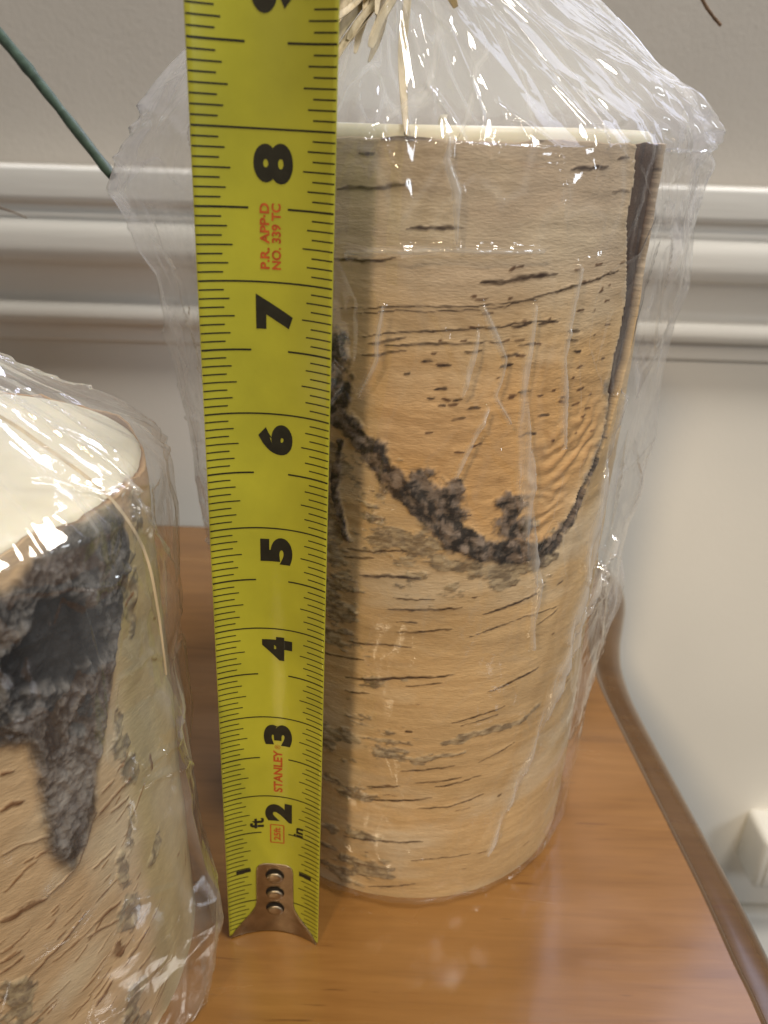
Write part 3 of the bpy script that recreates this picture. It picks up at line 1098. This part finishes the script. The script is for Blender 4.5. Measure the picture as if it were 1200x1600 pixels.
def bag(name, label, centre, neck, rows_n, cols_n, circ, wr, wl, phi0, seed, haze_fn, amp_fn, extra_fn=None, bottom_r=None):
    """film loft: at each level the hull of the candle's circle and two gusset fins.
    circ, wr, wl: lists (level t, value); level t maps to height z through circ's second column"""
    t = np.linspace(0, 1, rows_n)
    zt = np.interp(t, [q[0] for q in circ], [q[1] for q in circ])
    r0 = np.interp(t, [q[0] for q in circ], [q[2] for q in circ])
    mixn = np.interp(t, [q[0] for q in circ], [q[3] for q in circ])
    WR = np.interp(zt, [q[0] for q in wr], [q[1] for q in wr])
    WL = np.interp(zt, [q[0] for q in wl], [q[1] for q in wl])
    above = mixn > 0
    q = np.linspace(0, 1, cols_n, endpoint=False)
    phi = np.interp(q, [0, .80, 1], [-math.pi - .35 - phi0, .35 - phi0, math.pi - .35 - phi0])   # most columns on the side seen
    phi = (phi + math.pi) % (2 * math.pi) - math.pi
    PH, T = np.meshgrid(phi, t)
    Zg = np.repeat(zt[:, None], cols_n, 1)
    r_ = np.repeat(r0[:, None], cols_n, 1)
    wR = np.maximum(np.repeat(WR[:, None], cols_n, 1), r_ + .005)
    wL = np.maximum(np.repeat(WL[:, None], cols_n, 1), r_ + .005)
    pr = np.arccos(r_ / wR)
    pl = np.arccos(r_ / wL)
    Rr = r_.copy()
    aR = np.abs(PH)
    aL = math.pi - np.abs(PH)
    Rr = np.where(aR < pr, r_ / np.cos(pr - aR), Rr)
    Rr = np.where(aL < pl, r_ / np.cos(pl - aL), Rr)
    s = PH * 2.1
    amp = amp_fn(PH, Zg)
    warp = .35 * vnoise(s * .8, Zg * .8, seed)
    d = .60 * trinoise((s + warp) * 1.1, Zg * .45 + .3 * s, seed + 1)
    d += .50 * trinoise((s + .4 * Zg) * 2.0, (Zg - .5 * s) * 1.1, seed + 2)
    sh_ = 1 - .65 * sstep(7.9, 8.5, Zg) * (mixn[:, None] > 0)
    d += sh_ * .20 * trinoise((s - .3 * Zg) * 4.5 + warp, (Zg + .2 * s) * 2.2, seed + 3)
    d += sh_ * .05 * trinoise(s * 11.0 + warp, (Zg + .3 * s) * 5.0, seed + 4)
    for j, (ka, kb, sh, wd, hh) in enumerate(((1.0, .30, .10, .030, .30), (1.6, .9, -.45, .035, .24), (1.9, 1.2, .5, .04, .22), (4.0, .9, .15, .06, .08), (5.0, 3.0, -.3, .06, .05))):
        nn = trinoise(s * ka + sh * Zg + .5 * warp, Zg * kb - sh * .5 * s, seed + 20 + j)
        gate = np.clip(.25 + 2.4 * vnoise(s * .9, Zg * .6, seed + 40 + j), 0, 1)
        d += sh_ * hh * np.clip(1 - np.abs(nn) / wd, 0, 1) * gate
    if extra_fn is not None:
        d = d + extra_fn(PH, Zg, s)
    dd = amp * (d + .22)
    Rr = Rr + np.maximum(dd, 0.0) + .006
    cx = centre[0] + (neck[0] - centre[0]) * mixn
    cy = centre[1] + (neck[1] - centre[1]) * mixn
    ca, sa = math.cos(phi0), math.sin(phi0)
    lx, ly = Rr * np.cos(PH), Rr * np.sin(PH)
    X = cx[:, None] + lx * ca - ly * sa
    Y = cy[:, None] + lx * sa + ly * ca
    Zo = Zg + np.where(mixn[:, None] > 0, .35 * amp * trinoise(s * 1.3, Rr * 1.4, seed + 7), 0) * (1 - mixn[:, None]) \
        + .15 * amp * trinoise(s * 1.5, Zg * 1, seed + 8) * (Zg > .3)
    Zo = np.maximum(Zo, .012)
    V = np.stack([X, Y, Zo], -1).reshape(-1, 3)
    F = grid_faces(rows_n, cols_n, wrap=True)
    # folded bottom sheet
    nb = len(V)
    c0 = np.array((centre[0], centre[1], .010))
    V = np.concatenate([V, c0[None]])
    me = np_mesh(name, V, F)
    hz = np.clip(haze_fn(PH, Zg, s), 0, 1).reshape(-1)
    hz = np.concatenate([hz, [0]])
    vcol(me, np.stack([hz, hz, hz], 1))
    o = link(name, me, M_FILM)
    tag(o, label, 'bag', 'clear bags tied round the candles')
    return o


def fold_glint_mask(PH, Zg, soft=1.0):  # raises the folds and paints their glints as white haze
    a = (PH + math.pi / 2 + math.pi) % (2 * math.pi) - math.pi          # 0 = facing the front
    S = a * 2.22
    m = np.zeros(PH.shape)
    for k, (pts, wd) in enumerate(FOLD_GLINTS):
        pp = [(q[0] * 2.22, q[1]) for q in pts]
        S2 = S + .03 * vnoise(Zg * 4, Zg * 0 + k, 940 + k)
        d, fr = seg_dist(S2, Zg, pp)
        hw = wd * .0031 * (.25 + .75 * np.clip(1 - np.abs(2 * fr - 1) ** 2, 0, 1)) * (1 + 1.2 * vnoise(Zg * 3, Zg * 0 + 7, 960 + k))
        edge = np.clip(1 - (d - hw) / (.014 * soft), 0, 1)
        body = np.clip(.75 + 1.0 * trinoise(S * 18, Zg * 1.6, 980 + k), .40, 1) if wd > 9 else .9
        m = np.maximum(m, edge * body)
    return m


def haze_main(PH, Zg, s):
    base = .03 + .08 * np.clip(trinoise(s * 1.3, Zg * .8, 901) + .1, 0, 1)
    fin = np.exp(-(PH / .24) ** 2) * sstep(1.0, 3.0, Zg) * 1.15  # right fin streaks: reflected light painted as haze
    finl = np.exp(-((np.abs(PH) - math.pi) / .45) ** 2) * .75 + 1.6 * np.exp(-((np.abs(PH) - math.pi) / .05) ** 2)  # left fin, with a bright edge line painted in for its reflection
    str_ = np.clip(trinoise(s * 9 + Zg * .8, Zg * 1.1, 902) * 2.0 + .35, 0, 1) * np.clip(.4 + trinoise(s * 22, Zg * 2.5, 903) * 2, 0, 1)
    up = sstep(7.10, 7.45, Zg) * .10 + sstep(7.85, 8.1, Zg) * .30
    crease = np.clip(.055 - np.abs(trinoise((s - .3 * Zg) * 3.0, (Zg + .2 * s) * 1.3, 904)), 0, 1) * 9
    return base + fin * (.15 + .85 * str_) + finl * (.12 + .5 * str_) + up + crease * np.clip(.25 + .5 * sstep(7.1, 7.6, Zg) + .4 * (np.abs(PH) > 2.6), 0, .8) + 1.0 * fold_glint_mask(PH, Zg)


def amp_main(PH, Zg):
    fin = np.exp(-(PH / .6) ** 2) + .45 * np.exp(-((np.abs(PH) - math.pi) / .5) ** 2)
    return .115 + .13 * fin * sstep(.5, 3, Zg) + .22 * sstep(7.6, 8.4, Zg) - .16 * sstep(9.0, 9.6, Zg)


circ1 = [(0, .012, 2.02, 0), (.02, .02, 2.10, 0), (.05, .15, 2.16, 0), (.55, 5.2, 2.16, 0), (.72, 7.55, 2.16, 0), (.76, 7.95, 2.10, 0), (.79, 8.12, 1.95, .03),
         (.84, 8.45, 1.55, .25), (.89, 8.85, 1.05, .55), (.94, 9.25, .55, .9), (.97, 9.5, .26, 1), (1, 10.3, .75, 1)]
wr1 = [(0, 2.16), (1.66, 2.28), (3.3, 2.42), (4.9, 2.50), (6.3, 2.57), (7.55, 2.56), (8.2, 2.60), (8.54, 2.25), (8.78, 1.95), (9.12, 1.5), (9.5, .3), (10.3, .85)]
wl1 = [(0, 2.16), (3.6, 2.46), (4.7, 2.55), (5.4, 2.66), (6.0, 2.72), (6.6, 2.82), (6.85, 3.0), (7.41, 3.22), (7.82, 2.98), (8.2, 2.62), (8.6, 2.1), (9.1, 1.2), (9.5, .3), (10.3, .85)]
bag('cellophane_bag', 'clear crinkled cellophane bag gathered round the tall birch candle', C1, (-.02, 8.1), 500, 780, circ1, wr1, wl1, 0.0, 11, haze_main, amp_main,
    extra_fn=lambda PH, Zg, s: .8 * fold_glint_mask(PH, Zg, 2.0) + np.exp(-(PH / .5) ** 2 - ((Zg - 8.05) / .35) ** 2) * (1.1 * trinoise(s * 5, Zg * 4 + s, 77) + .6 * trinoise(s * 11, Zg * 9 - s, 78)))


def haze_two(PH, Zg, s):
    base = .0 + .06 * np.clip(trinoise(s * 1.3, Zg * .8, 911) + .1, 0, 1)
    fin = np.exp(-(PH / .35) ** 2)
    str_ = np.clip(trinoise(s * 7, Zg * 1.1, 912) * 2.0 + .3, 0, 1)
    crease = np.clip(.055 - np.abs(trinoise((s - .3 * Zg) * 3.0, (Zg + .2 * s) * 1.3 + s, 914)), 0, 1) * 9
    return base + fin * (.12 + .35 * str_) + sstep(5.2, 5.6, Zg) * (.20 + .6 * crease)


def amp_two(PH, Zg):
    return .08 + .14 * np.exp(-(PH / .5) ** 2) + .20 * sstep(5.2, 5.8, Zg) - .05 * sstep(6.8, 7.2, Zg)


circ2 = [(0, .012, 1.98, 0), (.02, .02, 2.06, 0), (.05, .15, 2.09, 0), (.62, 5.1, 2.09, 0), (.70, 5.55, 2.05, 0), (.74, 5.72, 1.85, .05),
         (.80, 5.95, 1.45, .3), (.87, 6.3, .95, .6), (.93, 6.8, .5, .9), (.97, 7.1, .25, 1), (1, 7.9, .8, 1)]
wr2 = [(0, 2.22), (.5, 2.36), (1.4, 2.55), (2.3, 2.44), (3.0, 2.36), (3.6, 2.28), (3.9, 2.14), (5.5, 2.12), (5.8, 1.9), (6.3, 1.2), (7.1, .3), (7.9, .9)]
wl2 = [(0, 2.3), (5.5, 2.7), (5.8, 2.5), (6.3, 1.4), (7.1, .3), (7.9, .9)]
bag('cellophane_bag', 'clear cellophane bag round the short knotted candle at left', C2, (-4.2, 5.8), 400, 600, circ2, wr2, wl2, R(-14), 23, haze_two, amp_two)

# ------------------------------------------------------------------ raffia, stems


def ribbon(name, pts, width, thick, m, parent=None, twist=0.0, taper=0.4, seed=0, curl=.35):
    """flat fibre strand: a lens-shaped cross-section along a smooth path"""
    P = np.array(catmull(pts, 8))
    n = len(P)
    rd = np.random.default_rng(seed)
    T = np.gradient(P, axis=0)
    T /= np.linalg.norm(T, axis=1)[:, None]
    k = 8
    V = []
    for i in range(n):
        f = i / (n - 1)
        up = np.array((0, -1.0, .25))
        a = np.cross(T[i], up); a /= np.linalg.norm(a) + 1e-9
        b = np.cross(a, T[i])
        ang = twist * f + .25 * math.sin(5 * f + seed)
        e1 = a * math.cos(ang) + b * math.sin(ang)
        e2 = -a * math.sin(ang) + b * math.cos(ang)
        wd = width * (1 - taper * abs(2 * f - 1) ** 2) * (1 + .12 * math.sin(9 * f + seed * 2))
        for j in range(k):
            t = 2 * math.pi * j / k
            x = math.cos(t)
            V.append(P[i] + e1 * wd / 2 * x + e2 * (thick / 2 * math.sin(t) + curl * wd * (x * x - .5)))
    F = [tuple(int(i * k + j) for i, j in ((i, j), (i, (j + 1) % k), (i + 1, (j + 1) % k), (i + 1, j))) for i in range(n - 1) for j in range(k)]
    me = np_mesh(name, V, F)
    return link(name, me, m, parent)


raf = empty('raffia_tie', (-.05, 7.8, 9.5))
tag(raf, 'pale straw raffia tie with loose strands round the bag neck at top', 'raffia tie')
NK = (-.05, 7.72, 9.42)
ends = [((-.20, 7.3, 9.05), (-.50, 7.0, 8.62), (-.62, 6.95, 8.35)), ((-.12, 7.25, 9.0), (-.42, 6.98, 8.58), (-.50, 6.9, 8.42)),
        ((-.25, 7.4, 9.2), (-.62, 7.2, 8.85), (-.95, 7.0, 8.6)), ((-.08, 7.3, 9.05), (-.30, 7.05, 8.75), (-.38, 7.0, 8.62)),
        ((.05, 7.25, 9.0), (.02, 6.95, 8.55), (.05, 6.66, 8.16), (.07, 6.30, 7.99)),
        ((.25, 7.2, 9.25), (.62, 6.9, 9.02), (.95, 6.85, 8.93)), ((-.02, 7.25, 9.05), (-.16, 7.05, 8.75), (-.22, 6.98, 8.58)),
        ((.15, 7.3, 9.2), (.35, 7.05, 8.98), (.42, 7.0, 8.86)), ((-.35, 7.5, 9.35), (-1.0, 7.2, 9.2), (-1.5, 7.0, 8.9)),
        ((-.16, 7.3, 9.1), (-.36, 7.1, 8.85), (-.55, 6.95, 8.72))]
_rd = random.Random(4)
for _k in range(14):
    ex, ez = _rd.uniform(-1.05, -.12), _rd.uniform(8.45, 8.85)
    ey = _rd.uniform(6.85, 7.15)
    ends.append(((ex * .35, 7.35, 9.15), (ex * .75 + _rd.uniform(-.06, .06), ey + .15, ez + .25), (ex, ey, ez)))
for i, e in enumerate(ends):
    ribbon('strand', [NK] + list(e), .085 if i != 4 else .075, .012, M_RAFFIA, raf, twist=.8 * (-1) ** i, seed=i, taper=.35 if i < 10 else .75)
# band round the neck
th = np.linspace(0, 2 * math.pi, 15)
for j in range(3):
    ribbon('band', [(-.02 + .33 * math.cos(t), 8.1 + .33 * math.sin(t), 9.45 + .06 * j) for t in th], .09, .012, M_RAFFIA, raf, seed=20 + j, taper=0)

raf2 = empty('raffia_tie', (-4.2, 5.8, 7.1))
tag(raf2, 'thin straw raffia strand trailing over the short candle at left', 'raffia tie')
ribbon('strand', [(-4.2, 5.5, 7.05), (-3.4, 5.25, 6.55), (-2.68, 5.2, 6.15), (-2.44, 5.2, 5.97), (-2.08, 5.2, 5.66), (-1.86, 5.1, 5.46), (-1.72, 5.05, 5.16), (-1.68, 5.05, 4.7), (-1.67, 5.05, 4.1)], .026, .01, M_RAFFIA, raf2, seed=31, taper=.5)
ribbon('strand', [(-4.1, 5.3, 7.0), (-3.6, 5.0, 6.2), (-3.2, 4.9, 5.86), (-2.95, 4.75, 5.74), (-2.75, 4.72, 5.70)], .07, .012, M_RAFFIA, raf2, seed=33, taper=.3)
for j in range(2):
    ribbon('band', [(-4.2 + .32 * math.cos(t), 5.8 + .32 * math.sin(t), 7.08 + .06 * j) for t in th], .09, .012, M_RAFFIA, raf2, seed=40 + j, taper=0)


def rod(name, pts, r0, r1, m, label, cat):
    P = np.array(catmull(pts, 6))
    n, k = len(P), 10
    T = np.gradient(P, axis=0)
    V = []
    for i in range(n):
        t_ = T[i] / np.linalg.norm(T[i])
        a = np.cross(t_, (0, 1.0, .1)); a /= np.linalg.norm(a)
        b = np.cross(t_, a)
        rr_ = r0 + (r1 - r0) * i / (n - 1)
        rr_ *= 1 + .10 * math.sin(i * 2.3) + .05 * math.sin(i * .9)
        for j in range(k):
            t = 2 * math.pi * j / k
            V.append(P[i] + (a * math.cos(t) + b * math.sin(t)) * rr_)
    F = grid_faces(n, k, wrap=True)
    return tag(link(name, np_mesh(name, V, F), m), label, cat)


rod('plant_stem', [(-6.5, 12.4, 10.3), (-4.79, 11.0, 8.9), (-4.0, 10.25, 8.25), (-3.13, 9.5, 7.46)], .075, .055, M_STEM,
    'thin dark green stem slanting down behind the tall candle bag', 'stem')
rod('dry_twig', [(3.3, 12, 10.3), (3.82, 12, 9.653), (3.98, 12, 9.48), (4.14, 12, 9.348)], .025, .02, M_TWIG,
    'short brown twig tip against the wall at top right', 'twig')
rod('dry_twig', [(-7.2, 14, 6.82), (-6.55, 14, 6.653), (-6.3, 14, 6.58), (-6.126, 14, 6.505)], .02, .008, M_TWIG,
    'hair thin twig tip before the rail at left edge', 'twig')
